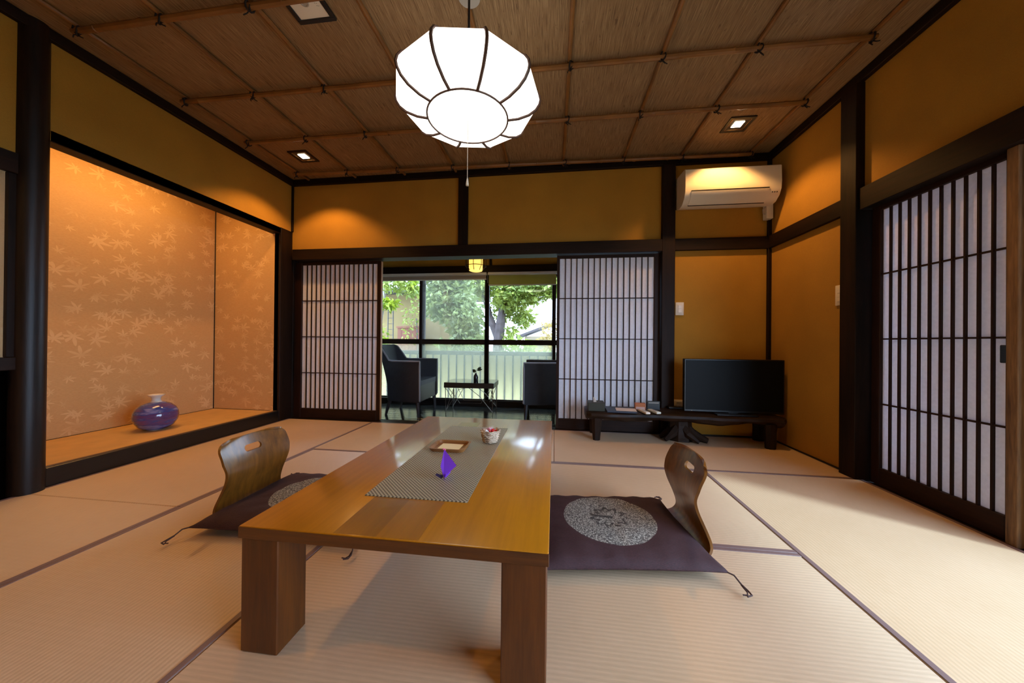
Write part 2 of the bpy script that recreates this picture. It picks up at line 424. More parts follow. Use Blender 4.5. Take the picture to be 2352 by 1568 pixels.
# back wall timbers
trim(-2.82, 1.0, YB-.05, YB+.10, 1.72, 1.834, dark[0], 'dark lintel beam over the sliding paper screens')
trim(-.981, -.881, YB-.03, YB, 1.834, 2.535, dark[2]); trim(1.0, 1.115, YB-.045, YB+.10, 0, 2.535, dark[2])
trim(1.115, XR, YB-.03, YB, 1.728, 1.838, dark[0]); trim(1.922, XR, YB-.028, YB, 0, 1.728, dark[2]); trim(1.922, XR, YB-.028, YB, 1.838, 2.535, dark[2])
trim(-2.865, 1.0, 3.275, 3.405, -.04, -.002, dark[0])
trim(XL, XL+.02, YB-.02, YB, 2.04, 2.535, dark[2])
trim(1.115, XR, YB-.012, YB, 0, .012, black_board)
# right wall timbers
trim(XR-.05, XR+.06, 2.365, 2.484, 0, 2.535, dark[2]); trim(XR-.03, XR, 2.484, YB-.028, 1.728, 1.84, dark[1])
trim(XR-.035, XR+.10, 1.60, 2.365, 1.712, 1.85, dark[1]); trim(XR-.035, XR+.10, YF, 1.60, 1.74, 1.85, dark[1])
trim(XR-.012, XR, 2.484, YB-.02, 0, .012, black_board)
trim(XR, XR+.10, YF, 2.365, -.04, -.004, dark[1])
trim(XR+.023, XR+.11, 1.59, 1.672, 0, 1.712, dark[2])
trim(XR-.004, XR+.022, 1.657, 1.698, 0, 1.712, tan_wood, 'bare tan wooden jamb post at the right screen')
# left wall timbers
obj_p = struct(obj('trim_pillar', lathe(B(), [(.062, 0), (.062, 2.0), (.061, 2.597)], 40, (XL-.015, 1.474, 0)), pillar_m, None, True), 'round polished dark alcove pillar')
trim(XL-.10, XL, 1.535, 3.145, 1.975, 2.04, dark[1])
trim(XL-.08, XL+.012, YF, 1.425, 1.727, 1.837, dark[1]); trim(XL-.06, XL+.012, YF, 1.425, .678, .747, dark[1])
trim(XL-.06, XL+.006, 1.388, 1.425, .747, 1.727, dark[2])
trim(XL-.07, XL+.004, 3.142, YB+.02, -.044, 2.04, dark[2])
trim(XL-.08, XL+.003, 3.315, 3.405, -.044, 1.80, dark[2])
# alcove
AX = -3.645
aw = struct(obj('wall_alcove_back', bx(B(), AX-.05, AX, 1.45, 3.19, 0, 2.45), wallpaper_m))
struct(obj('wall_alcove_end', bx(B(), AX, XL-.02, 3.142, 3.19, 0, 2.45), wallpaper_m))
struct(obj('wall_alcove_near', bx(B(), AX, XL-.06, 1.451, 1.458, 0, 2.45), wallpaper_m))
struct(obj('ceiling_alcove', bx(B(), AX-.05, XL-.02, 1.45, 3.19, 2.40, 2.45), dark[1]))
af = struct(obj('floor_alcove', bx(B(), AX, XL-.05, 1.452, 3.142, 0, .108, .002, 1), alcove_mat_m))
obj('mat_edge', bx(B(), XL-.052, XL-.044, 1.53, 3.142, 0, .1105), plain('pale_mat_edge', srgb(214, 184, 140), .6), af)
trim(XL-.044, XL, 1.535, 3.142, -.044, .110, black_board, 'black lacquered step board of the alcove')
trim(XL-.046, XL-.020, 1.535, 3.142, .108, .1125, plain('brown_strip', srgb(96, 66, 44), .5))
trim(AX, AX+.007, 3.133, 3.142, .108, 2.40, dark[2])
trim(AX, AX+.006, 1.452, 3.14, .106, .112, dark[1]); trim(AX, XL-.1, 3.137, 3.142, .106, .112, dark[0])
lamp('alcove_hidden_lamp', 'AREA', (-3.17, 2.20, 2.37), ALCOVE_W, (1.0, .58, .20), shape='RECTANGLE', size=.36, size_y=1.0)

# bamboo battens tied under the reed ceiling
def bamboo(bm, p, q, r, nodes):
    p, q = Vector(p), Vector(q); L = (q-p).length; pts, rs = [], []
    ts = sorted(set([0, 1]+[min(1, max(0, (k+.5)/nodes+random.uniform(-.1, .1)/nodes+e*.006/L)) for k in range(nodes) for e in (-1, 0, 1)]))
    for t in ts:
        near = min(abs(t-(k+.5)/nodes) for k in range(nodes))*L
        pts.append(p.lerp(q, t)+Vector((0, 0, random.uniform(-.001, .001)))); rs.append(r*random.uniform(.94, 1.0))
    for i in range(len(pts)-2):
        if i % 3 == 2 or i % 3 == 1: pass
    for i in range(2, len(pts)-1, 3): rs[i] = r*1.16
    return tube(bm, pts, rs, 8)
PX = [-2.640, -2.10, -1.56, -1.00, -.45, .085, .625, 1.155, 1.735]
for i, x in enumerate(PX):
    obj('bamboo_batten', bamboo(B(), (x, YF, ZC-.013), (x+random.uniform(-.01, .01), YB-.01, ZC-.013), .013, 9), bamboo_m, ceiling, True)
PY = [(-.12, -.10), (.43, .44), (.97, .97), (1.512, 1.475), (2.055, 2.062), (2.548, 2.56), (3.085, 3.205)]
for a, b in PY:
    obj('bamboo_batten', bamboo(B(), (-2.675, a, ZC-.042), (1.755, b, ZC-.042), .0165, 15), bamboo_m, ceiling, True)
kb = B()
tube(kb, [(.019*math.cos(t)*1.0, .006*math.sin(2*t), .022*math.sin(t)) for t in [k*2*PI/10 for k in range(11)]], .0045, 5, False)
tube(kb, [(.004*math.sin(t), .021*math.cos(t), .026*math.sin(t)-.006) for t in [k*2*PI/10 for k in range(11)]], .0045, 5, False)
tube(kb, [(0, 0, -.024), (.010, -.012, -.040), (.022, -.020, -.046)], .003, 5); tube(kb, [(0, 0, -.024), (-.014, -.008, -.042), (-.012, -.022, -.062)], .003, 5)
k0 = obj('cord_knot', kb, cord_m, ceiling); k0.location = (PX[0], PY[2][0], ZC-.036)
first = True
for a, b in PY[2:]:
    for x in PX:
        y = a+(b-a)*(x+2.675)/4.43
        if first: k0.location = (x, y, ZC-.036); first = False
        else: link('cord_knot', k0.data, ceiling, (x, y, ZC-.036), (0, 0, random.uniform(-.5, .9)))

# ------------------------------------------------------------------ sliding paper screens
dn = [0]
def shoji(wd, loc, rz, ls, rs, nbars, label, pull=None, depth=.011, edge=False):
    dn[0] += 1
    H = 1.716; y0, y1 = -.015, .015
    d = bpy.data.objects.new('door_%d' % dn[0], None); C.objects.link(d); d.empty_display_size = .05
    d.location = loc; d.rotation_euler = (0, 0, rz); struct(d, label)
    obj('stile', bx(B(), 0, ls, y0, y1, 0, H, .002, 1), lat[2], d)
    st = obj('stile', bx(B(), wd-rs, wd, y0, y1, 0, H, .002, 1), lat[2], d)
    if edge: obj('edge_strip', bx(B(), wd, wd+.004, y0, y1, .01, H-.01), edge_wood, st)
    obj('top_rail', bx(B(), ls, wd-rs, y0, y1, 1.685, H, .002, 1), lat[0], d)
    obj('bottom_rail', bx(B(), ls, wd-rs, y0, y1, 0, .105, .002, 1), lat[0], d)
    obj('paper', bx(B(), ls-.004, wd-rs+.004, .004, .0055, .10, 1.69), paper_m, d)
    iw = wd-ls-rs; bars = bx(B(), -.0040, .0040, 0, depth, .105, 1.685)
    b0 = None
    for k in range(nbars):
        x = ls+iw*(k+1)/(nbars+1)
        if b0 is None:
            b0 = obj('vertical_bar', bars, lat[2], d); b0.location = (x, .004-depth, 0)
        else: link('vertical_bar', b0.data, d, (x, .004-depth, 0))
    for z in (.495, .893, 1.291): obj('horizontal_bar', bx(B(), ls, wd-rs, .001-depth*.55, .004, z-.0045, z+.0045), lat[0], d)
    if pull is not None:
        p = obj('finger_pull', bx(B(), pull-.012, pull+.012, -.0185, -.0145, .78, .86, .003, 1), black_plastic, d)
    return d
shoji(1.015, (-2.862, 3.355, 0), 0, .082, .044, 15, 'paper sliding screen left of the garden opening', edge=True)
shoji(.975, (.023, 3.318, 0), 0, .028, .052, 15, 'paper sliding screen right of the garden opening')
shoji(.655, (XR+.04, 2.345, 0), -PI/2, .052, .034, 10, 'paper sliding screen in the right wall', pull=.618, depth=.012)

# ------------------------------------------------------------------ sunroom behind the screens
fe = struct(obj('floor_sunroom', bx(B(), -3.0, 2.0, 3.405, 4.42, -.10, -.02), dark[0]))
for k in range(10): obj('plank', bx(B(), -3.0, 2.0, 3.406+k*.0985, 3.406+(k+1)*.0985-.002, -.02, 0, .002, 1), deck, fe)
bm = B(); bx(bm, -3.05, 2.05, 4.36, 4.42, 1.86, 2.30)
struct(obj('wall_sunroom_window', bm, ochre))
struct(obj('wall_sunroom_left', bx(B(), -3.05, -3.0, 3.405, 4.42, 0, 2.30), ochre)); struct(obj('wall_sunroom_right', bx(B(), 2.0, 2.05, 3.345, 4.42, 0, 2.30), ochre))
struct(obj('ceiling_sunroom', bx(B(), -3.05, 2.05, 3.345, 4.42, 2.24, 2.30), dark[0]))
trim(-3.0, 2.0, 4.29, 4.40, 1.766, 1.868, dark[0], 'dark head beam above the garden windows')
trim(-.865, -.838, 4.33, 4.36, 1.868, 2.24, dark[2])
trim(-3.0, 2.0, 4.30, 4.42, 0, .078, black_board, 'black sill board under the garden windows')
def sash(n, x0, x1, y, up, lo, label):
    t, rl = .034, .04
    wn = bpy.data.objects.new('window_%d' % n, None); C.objects.link(wn); wn.location = (0, y, 0); struct(wn, label); wn.empty_display_size = .05
    obj('stile', bx(B(), x0, x0+rl, -t/2, t/2, .079, 1.766, .003, 1), dark[2], wn); obj('stile', bx(B(), x1-rl, x1, -t/2, t/2, .079, 1.766, .003, 1), dark[2], wn)
    obj('middle_rail', bx(B(), x0+rl, x1-rl, -t/2, t/2, .818, .886, .003, 1), dark[0], wn)
    obj('top_rail', bx(B(), x0+rl, x1-rl, -t/2, t/2, 1.72, 1.766, .003, 1), dark[0], wn); obj('bottom_rail', bx(B(), x0+rl, x1-rl, -t/2, t/2, .079, .092, .003, 1), dark[0], wn)
    obj('upper_glass', bx(B(), x0+rl, x1-rl, -.002, .002, .886, 1.72), up, wn); obj('frosted_glass', bx(B(), x0+rl, x1-rl, -.002, .002, .092, .818), lo, wn)
for n, (x0, x1, yy, g, lb) in enumerate([(-2.71, -1.765, 4.375, glass_m, 'garden window behind the left wicker armchair'), (-1.83, -.86, 4.335, hazy_glass, 'middle garden window with hazy upper pane'),
        (-.92, .022, 4.335, glass_m, 'garden window under the olive blind'), (-.03, .93, 4.375, glass_m, 'garden window behind the right paper screen'), (.88, 1.83, 4.335, glass_m, 'far right garden window')]):
    sash(n+1, x0, x1, yy, g, frosted_m, lb)
trim(-3.0, -2.71, 4.33, 4.40, 0.078, 1.766, dark[2]); trim(1.83, 2.0, 4.33, 4.40, .078, 1.766, dark[2])
white_rail = plain('white_blind_rail', srgb(200, 196, 184), .4)
def blind(x0, x1, zb, m, label):
    t = thing('roller_blind', label, 'blind', ((x0+x1)/2, 4.27, 1.766)); hw = (x1-x0)/2
    obj('head_rail', bx(B(), -hw, hw, -.03, .02, -.032, 0, .004), white_rail, t)
    obj('cloth', bx(B(), -hw+.008, hw-.008, -.001, .001, zb-1.766+.012, -.034), m, t)
    obj('bottom_bar', tube(B(), [(-hw+.006, 0, zb-1.766+.008), (hw-.006, 0, zb-1.766+.008)], .008, 10), white_rail, t, True)
    return t
blind(-2.72, -.885, 1.672, blind_b, 'taupe roller blind rolled up over the two left garden windows')
bt = blind(-.865, .03, 1.593, blind_y, 'olive yellow roller blind hanging lower over the right garden window')
obj('pull_chain', tube(B(), [(-.45, -.03, -.02), (-.452, -.03, -.10), (-.45, -.03, -.14)], .0025, 5), plastic_grey, bt)

# added unseen right hand corridor, walls shaped to pass and cut off daylight
CX_, CN_ = 2.62, 2.34
struct(obj('floor_corridor', bx(B(), 2.055, CX_, YF-1.5, 4.42, -.10, -.005), deck))
bm = B(); bx(bm, CN_, CN_+.05, YF-1.5, 1.36, 2.1, 2.3); bx(bm, CN_, CX_+.05, 1.36, 1.41, -.10, 2.3); bx(bm, CX_, CX_+.05, 1.41, 2.32, -.10, 2.3); bx(bm, 2.0, CX_+.05, YF-1.55, YF-1.5, 0, 2.3)
bx(bm, CX_, CX_+.05, 2.32, 4.45, -.10, .3); bx(bm, CX_, CX_+.05, 2.32, 4.45, 2.0, 2.3)
struct(obj('wall_added_corridor', bm, dark[1])); struct(obj('ceiling_corridor', bx(B(), 2.0, CX_+.05, YF-1.5, 3.345, 2.24, 2.30), dark[1]))

# ------------------------------------------------------------------ garden outside
ground = plain('pale_gravel', srgb(120, 118, 104), .95, var=.2, vscale=20)
struct(obj('ground', bx(B(), -25, 25, 4.43, 40, -.7, -.55), ground))
struct(obj('ground_side', bx(B(), 3.06, 25, -20, 4.43, -.7, -.55), ground))
rl_m = plain('grey_railing', srgb(54, 50, 54), .6)
rt = thing('garden_railing', 'pale grey balcony railing with thin uprights behind the frosted window panes', 'railing', (0, 4.9, 0))
obj('top_rail', bx(B(), -4.5, 3.2, -.03, .03, .655, .715, .006), rl_m, rt); obj('bottom_rail', bx(B(), -4.5, 3.2, -.02, .02, -.12, -.07, .004), rl_m, rt); obj('panel', bx(B(), -4.5, 3.2, .012, .022, -.12, .655), plain('cream_railing_panel', srgb(214, 198, 146), .8), rt)
u0 = None
for k in range(62):
    x = -4.45+k*.124
    if u0 is None: u0 = obj('upright', bx(B(), -.009, .009, -.009, .009, -.55, .655), rl_m, rt, loc=(x, 0, 0))
    else: link('upright', u0.data, rt, (x, 0, 0))
def leaves(name, blobs, n, size, m, parent, seed=1, aspect=.45):
    rnd = random.Random(seed); vs, fs = [], []
    vol = [b[3]*b[4]*b[5] for b in blobs]; tot = sum(vol)
    for b, v in zip(blobs, vol):
        for _ in range(int(n*v/tot)+1):
            while True:
                p = Vector((rnd.uniform(-1, 1), rnd.uniform(-1, 1), rnd.uniform(-1, 1)))
                if .25 < p.length < 1: break
            c = Vector((b[0]+p.x*b[3], b[1]+p.y*b[4], b[2]+p.z*b[5]))
            d = Vector((rnd.gauss(0, 1), rnd.gauss(0, 1), rnd.gauss(-.4, .7))).normalized(); s = d.orthogonal().normalized()
            s = (s*math.cos(rnd.random()*6.28)+d.cross(s)*math.sin(rnd.random()*6.28)); L = size*rnd.uniform(.6, 1.3); nn = d.cross(s)
            i = len(vs)
            vs += [c, c+d*L*.45+s*L*aspect*.5+nn*L*.06, c+d*L, c+d*L*.45-s*L*aspect*.5+nn*L*.06]
            fs += [(i, i+1, i+2), (i, i+2, i+3)]
    me = bpy.data.meshes.new(name); me.from_pydata([tuple(v) for v in vs], [], fs); me.materials.append(m)
    o = bpy.data.objects.new(name, me); C.objects.link(o); o.parent = parent; o['kind'] = 'stuff'; return o
GZ = -.55
def tree(name, label, base, trunks, bark, blobs, n, size, m, seed, cat='tree', extra=None):
    t = thing(name, label, cat, base)
    for pts, r in trunks: obj('trunk', tube(B(), pts, r, 9), bark, t, True)
    leaves('foliage', blobs, n, size, m, t, seed)
    if extra: leaves('foliage', extra[0], extra[1], size, extra[2], t, seed+50)
    return t
tree('broadleaf_tree', 'large spreading tree with two grey trunks seen in the right window pane', (-1.31, 7.7, GZ),
     [([(0, 0, 0), (0, 0, .9), (.02, 0, 1.6), (.10, 0, 2.2), (.20, 0, 3.1), (.4, .1, 4.0)], [.19, .15, .13, .09, .075, .03]), ([(0, 0, 1.5), (-.22, .05, 2.0), (-.37, .1, 2.6), (-.5, .2, 3.4)], [.10, .08, .07, .03]),
      ([(.1, 0, 2.3), (.6, -.2, 2.8), (1.2, -.3, 3.0)], [.05, .04, .02])], bark_grey,
     [(-.6, -.2, 2.95, .65, .6, .55), (.35, -.25, 2.65, .6, .5, .5), (.85, -.3, 2.70, .5, .5, .42), (1.3, -.3, 2.72, .45, .5, .34), (.42, .1, 2.2, .34, .3, .34), (.60, .1, 1.95, .26, .3, .24), (0, .1, 3.6, 1.6, .5, .6), (.30, -.1, 1.55, .2, .25, .25), (.05, .25, 2.2, .3, .2, .3)], 17000, .125, leaf_mid, 3)
tree('camellia_tree', 'dark glossy leaved tree filling the middle window pane', (-1.66, 5.9, GZ),
     [([(0, 0, 0), (.02, 0, 1.2), (0, 0, 2.2)], [.07, .05, .03])], bark_grey,
     [(-.28, 0, 2.15, .52, .45, .40), (.05, -.05, 1.85, .36, .45, .42), (.12, -.05, 1.4, .34, .4, .38), (-.35, 0, 2.65, .5, .5, .3), (-.30, -.1, 1.35, .16, .2, .10)], 7500, .105, leaf_dark, 5)
tree('white_barked_tree', 'slender leaning tree with white bark at the left window edge', (-4.10, 7.2, GZ),
     [([(0, 0, 0), (.02, 0, 1.4), (.16, 0, 2.2), (.26, 0, 2.9), (.3, 0, 3.3)], [.07, .055, .05, .04, .03])], bark_pale,
     [(.55, -.1, 2.72, .45, .35, .22), (.95, 0, 2.6, .3, .3, .18), (.35, -.1, 3.1, .9, .4, .18)], 1500, .13, leaf_mid, 7, extra=([(.40, -.2, 2.25, .24, .2, .14), (1.0, -.2, 2.7, .14, .1, .1)], 260, leaf_yel))
tree('yellow_green_bush', 'bright yellow green bush at the foot of the white barked tree', (-3.52, 6.15, GZ), [([(0, 0, 0), (0, 0, .9)], .03)], bark_grey,
     [(.03, 0, 1.48, .20, .22, .30), (0, 0, .9, .32, .3, .55)], 1300, .09, leaf_yel, 9, 'bush')
tree('climbing_plant', 'sparse pale climbing plant against the ochre garden house', (-3.55, 8.2, GZ), [([(0, 0, 0), (.05, 0, 1.2), (0, 0, 2.0)], .015)], bark_grey,
     [(-.1, 0, 2.1, .3, .15, .3), (-.2, 0, 1.6, .25, .15, .35), (.1, 0, 2.55, .3, .15, .2)], 210, .10, leaf_mid, 11, 'plant')
tree('straw_coloured_bush', 'straw yellow shrub in the corner of the right window pane', (-.06, 9.2, GZ), [([(0, 0, 0), (0, 0, 1.2)], .04)], bark_grey,
     [(0, 0, 1.6, .40, .3, .45), (-.05, 0, .8, .5, .4, .5)], 1500, .10, leaf_or, 13, 'bush')
tree('low_green_bush', 'low green bush right of the tree trunk behind the railing', (-.62, 6.4, GZ), [([(0, 0, 0), (0, 0, .8)], .03)], bark_grey,
     [(-.05, 0, 1.15, .38, .3, .34), (.45, .1, 1.05, .28, .3, .22)], 1700, .09, leaf_mid, 15, 'bush')
tl = thing('garden_trellis', 'narrow grey trellis ladder standing beside the ochre garden house', 'trellis', (-4.05, 7.8, GZ))
for s in (-.085, .085): obj('post', tube(B(), [(s, 0, 0), (s*.75, 0, 2.3)], .012, 6), rl_m, tl)
for k in range(14): obj('rung', tube(B(), [(-.085, 0, .3+k*.14), (.085, 0, .3+k*.14)], .006, 5), rl_m, tl)
hw = thing('garden_house', 'ochre walled garden house with a low brown board fence', 'building', (-5.2, 9.0, GZ))
obj('wall', bx(B(), -3.0, 3.0, 0, .2, 0, 2.75), plaster('garden_ochre_wall', srgb(122, 104, 64)), hw)
obj('roof', bx(B(), -3.2, 3.1, -.5, 2.0, 2.76, 2.86), plain('grey_roof', srgb(84, 84, 90), .7), hw)
fb = wood('weathered_brown_board', srgb(100, 58, 42), srgb(124, 76, 56), 2, rough=.8)
for k in range(6): obj('board', bx(B(), .95+k*.11, 1.055+k*.11, -.42, -.40, 0, 1.77), fb, hw)
obj('fence_rail', bx(B(), .92, 1.62, -.44, -.38, 1.77, 1.82), fb, hw)
obj('fence_post', bx(B(), 1.63, 1.70, -.44, -.37, 0, 1.95), rim_m, hw)
gr = thing('gabled_roof', 'small grey gabled roof beyond the trees in the right window pane', 'roof', (-.55, 11.2, GZ))
bm = B(); prism(bm, [(-.75, 1.62), (.55, 2.12), (.55, 2.04), (-.75, 1.54)], 0, 1.4, 1); obj('roof_slope', bm, plain('grey_tiles', srgb(84, 76, 78), .6), gr)
bm = B(); bx(bm, -.45, .5, .1, 1.2, 0, 1.62); obj('gable_wall', bm, plaster('pale_gable', srgb(140, 126, 104)), gr)

# ------------------------------------------------------------------ low table and what is on it
tx0, tx1, ty0, ty1, tz = -.848, -.008, .802, 2.163, .345
tb = thing('low_table', 'long golden oak low table with thick square legs on the mats', 'table', ((tx0+tx1)/2, (ty0+ty1)/2, 0))
hx, hy = (tx1-tx0)/2, (ty1-ty0)/2
top = obj('tabletop', bx(B(), -hx, hx, -hy, hy, tz-.034, tz-.0004, .003, 2), oak_m, tb, True)
obj('edge_band', bx(B(), -hx-.001, hx+.001, -hy-.001, -hy+.004, tz-.034, tz-.003, .001, 1), oak_edge, top)
for a, b, y0, y1, m in [(-.145, -.025, -hy+.004, .55, oak_dark), (-.025, .06, -hy+.004, -.42, oak_mid), (.06, .09, -hy+.004, .5, oak_mid)]:
    obj('stave', bx(B(), a, b, y0, y1, tz-.02, tz), m, top)
for sx in (-1, 1):
    for sy in (-1, 1):
        obj('leg', bx(B(), sx*hx-.004*sx-(.112 if sx > 0 else 0), sx*hx-.004*sx+(.112 if sx < 0 else 0), sy*hy-.004*sy-(.105 if sy > 0 else 0), sy*hy-.004*sy+(.105 if sy < 0 else 0), 0, tz-.034, .003, 1), shaded_oak_leg, tb)
rn = tag(obj('table_runner', bx(B(), -.172, .172, -.455, .455, 0, .0022), runner_m, loc=(-.438, 1.47, tz)), 'grey beige woven table runner along the oak table', 'runner')
TZ = tz+.0022
# tray with paper
tr = thing('tray', 'small brown wooden tray with a cream note on the woven runner', 'tray', (-.484, 1.525, TZ), -.02)
def rr(hx, hy, r, n=5):
    return [(cx*(hx-r)+r*math.cos(a), cy*(hy-r)+r*math.sin(a)) for cx, cy, a0 in ((1, 1, 0), (-1, 1, PI/2), (-1, -1, PI), (1, -1, 1.5*PI)) for a in [a0+k*PI/2/n for k in range(n+1)]]
tray_m = wood('tray_wood', srgb(104, 62, 28), srgb(160, 106, 54), 0, rough=.4)
bm = B(); outer = rr(.088, .075, .03); inner = rr(.078, .065, .024)
def ring(poly, z, bm): return [bm.verts.new((x, y, z)) for x, y in poly]
o0 = ring(rr(.078, .066, .026), 0, bm); o1 = ring(outer, .016, bm); i1 = ring(inner, .016, bm); i0 = ring(rr(.072, .060, .022), .004, bm)
for a, b in ((o0, o1), (o1, i1), (i1, i0)):
    for k in range(len(a)): bm.faces.new((a[k], a[(k+1) % len(a)], b[(k+1) % len(a)], b[k]))
bm.faces.new(o0[::-1]); bm.faces.new(i0)
obj('tray_body', bm, tray_m, tr, True)
tag(obj('note_card', bx(B(), -.052, .052, -.040, .040, 0, .0012), plain('cream_card', srgb(236, 224, 178), .7), loc=(-.484, 1.530, TZ+.0042), rot=(0, 0, -.03)), 'blank cream paper card lying in the wooden tray', 'paper')
# basket with sweets
bk = thing('sweets_basket', 'small round woven basket at the far end of the runner', 'basket', (-.315, 1.645, TZ))
bas_m = wood('basket_cane', srgb(120, 92, 70), srgb(226, 208, 180), 2, rough=.7, scale=30, stretch=.4)
obj('basket_wall', lathe(B(), [(.030, .001), (.036, .014), (.045, .045), (.0475, .060), (.0435, .060), (.041, .044), (.030, .012), (.012, .010)], 28), bas_m, bk, True)
for z, r in ((.006, .033), (.016, .0375), (.027, .0405), (.038, .0435), (.049, .0462), (.060, .0475)):
    bm = B(); pts = [((r+.002*math.sin(8*t))*math.cos(t), (r+.002*math.sin(8*t))*math.sin(t), z+.002*math.cos(7*t)) for t in [k*2*PI/40 for k in range(41)]]
    tube(bm, pts, .003, 5, False); obj('cane_strand', bm, bas_m, bk, True)
for q in range(7):
    a0 = q*.9; sg = 1 if q % 2 else -1
    pts = [((.032+.0165*(k/12)+.002)*math.cos(a0+sg*k*.13), (.032+.0165*(k/12)+.002)*math.sin(a0+sg*k*.13), .004+.056*k/12) for k in range(13)]
    obj('cane_strand', tube(B(), pts, .0028, 5), bas_m, bk, True)
def sweet(loc, rz, c, label):
    t = thing('wrapped_sweet', label, 'sweet', loc, rz, 'wrapped sweets in the basket')
    m = plain('wrapper_'+label.split()[0], c, .3)
    obj('sweet_body', lathe(B(), [(.002, -.009), (.009, -.006), (.011, 0), (.009, .006), (.002, .009)], 12), m, t, True, rot=(0, PI/2, 0), loc=(0, 0, .009))
    for s in (-1, 1): obj('wrapper_end', lathe(B(), [(.0015, 0), (.009, .011)], 8), m, t, loc=(s*.008, 0, .009), rot=(0, s*PI/2, 0))
for loc, rz, c, lb in [((-.300, 1.632, TZ+.052), .3, srgb(206, 30, 34), 'red wrapped sweet on the right in the woven basket'), ((-.322, 1.650, TZ+.052), 1.2, srgb(226, 170, 190), 'pink wrapped sweet in the middle of the woven basket'),
        ((-.335, 1.628, TZ+.048), 2.2, srgb(222, 214, 204), 'white wrapped sweet on the left in the woven basket'), ((-.312, 1.664, TZ+.048), .1, srgb(200, 196, 204), 'silver wrapped sweet at the back of the woven basket')]:
    sweet(loc, rz, c, lb)
# paper crane
purple = plain('purple_origami_paper', srgb(160, 84, 240), .55); purple_d = plain('dark_purple_paper', srgb(60, 36, 84), .6)
cr = thing('origami_crane', 'purple folded paper crane standing on the woven runner', 'origami', (-.392, 1.19, TZ))
def facets(vs, fs, th=.0009):
    bm = B(); v = [bm.verts.new(p) for p in vs]
    for f in fs: bm.faces.new([v[i] for i in f])
    bmesh.ops.solidify(bm, geom=list(bm.faces), thickness=th); return bm
obj('body', facets([(0, -.020, .006), (-.016, 0, .020), (0, .020, .006), (.016, 0, .020), (0, 0, .001), (0, 0, .036)], [(4, 0, 1), (4, 1, 2), (4, 2, 3), (4, 3, 0), (5, 0, 1), (5, 1, 2), (5, 2, 3), (5, 3, 0)], .0005), purple, cr)
obj('wing', facets([(-.002, -.026, .010), (.040, -.006, .048), (-.016, .020, .098), (-.019, -.012, .045)], [(0, 1, 2), (0, 2, 3)]), purple, cr)
obj('wing', facets([(-.010, -.018, .014), (-.019, .004, .050), (-.014, .020, .094), (-.004, .022, .030)], [(0, 1, 2, ), (0, 2, 3)]), purple_d, cr)
obj('neck', facets([(-.006, -.014, .012), (-.030, -.022, .022), (-.034, -.026, .016), (-.012, -.020, .002)], [(0, 1, 2, 3)]), purple_d, cr)
obj('tail', facets([(.004, -.018, .012), (.010, -.030, .030), (.004, -.034, .004), (-.002, -.026, .002)], [(0, 1, 2, 3)]), purple, cr)
bm = B()
for s in (0, .006): bmesh.ops.create_icosphere(bm, subdivisions=2, radius=.0036, matrix=Matrix.Translation((-.019+s, .0185, .098-s*.3)))
obj('wing_tip', bm, plain('pink_paper_tip', srgb(226, 110, 150), .5), cr, True)

# ------------------------------------------------------------------ floor chairs and cushions
def zaisu(label, loc, rz):
    # local +x faces the sitter's front; the back board stands near x = 0
    t = thing('floor_chair', label, 'floor chair', loc, rz)
    prof = [(.40, .012), (.25, .010), (.10, .012), (.045, .018), (.018, .04), (.012, .07), (.022, .12), (.038, .18), (.042, .225), (.034, .27), (.018, .315), (.004, .352), (0, .365)]
    # resample
    P = [Vector((x, 0, z)) for x, z in prof]; pts = []
    for i in range(len(P)-1):
        p0, p1, p2, p3 = P[max(i-1, 0)], P[i], P[i+1], P[min(i+2, len(P)-1)]
        for k in range(4):
            s = k/4; pts.append(.5*((2*p1)+(p2-p0)*s+(2*p0-5*p1+4*p2-p3)*s*s+(3*p1-p0-3*p2+p3)*s**3))
    pts.append(P[-1]); N = 24; zs = P[-1].z
    bm = B(); rows = []
    for p in pts:
        h = min(1, max(0, (p.z-.03)/.2))
        wv = .193 if p.z < .03 else .193-.018*math.sin(min(1, (p.z-.03)/.24)*PI)-.004*h
        tt = min(1, max(0, (p.z-zs+.04)/.04)); wv *= 1-.16*(1-math.sqrt(max(0, 1-tt*tt)))
        sag = .034*h
        row = []
        for k in range(N+1):
            u = -1+2*k/N
            z = p.z
            drop = 0
            if z > .30: drop = (z-.30)/(zs-.30)*.012*u*u
            row.append(bm.verts.new((p.x+sag*u*u, u*wv, z-drop)))
        rows.append(row)
    for a, b in zip(rows, rows[1:]):
        for k in range(N): bm.faces.new((a[k], a[k+1], b[k+1], b[k]))
    bmesh.ops.recalc_face_normals(bm, faces=bm.faces)
    bmesh.ops.solidify(bm, geom=list(bm.faces), thickness=.010)
    o = obj('bent_board', bm, veneer_m, t, True)
    cut = B(); n = 10
    poly = [(cx*.032+.016*math.cos(a), .300+.016*math.sin(a)) for cx, a0 in ((1, -PI/2), (-1, PI/2)) for a in [a0+k*PI/n for k in range(n+1)]]
    prism(cut, poly, -.2, .2, 0)
    c = obj('cutter', cut, veneer_m)
    c.parent = t
    m = o.modifiers.new('hole', 'BOOLEAN'); m.object = c; m.operation = 'DIFFERENCE'; m.solver = 'EXACT'
    bpy.context.view_layer.update()
    dg = bpy.context.evaluated_depsgraph_get(); me = bpy.data.meshes.new_from_object(o.evaluated_get(dg))
    o.modifiers.clear(); o.data = me; bpy.data.objects.remove(c)
    return t
z1 = zaisu('bent wood floor chair back left of the oak table', (-1.568, 1.535, 0), 0)
z2 = zaisu('bent wood floor chair back right of the oak table', (.632, 1.575, 0), PI)
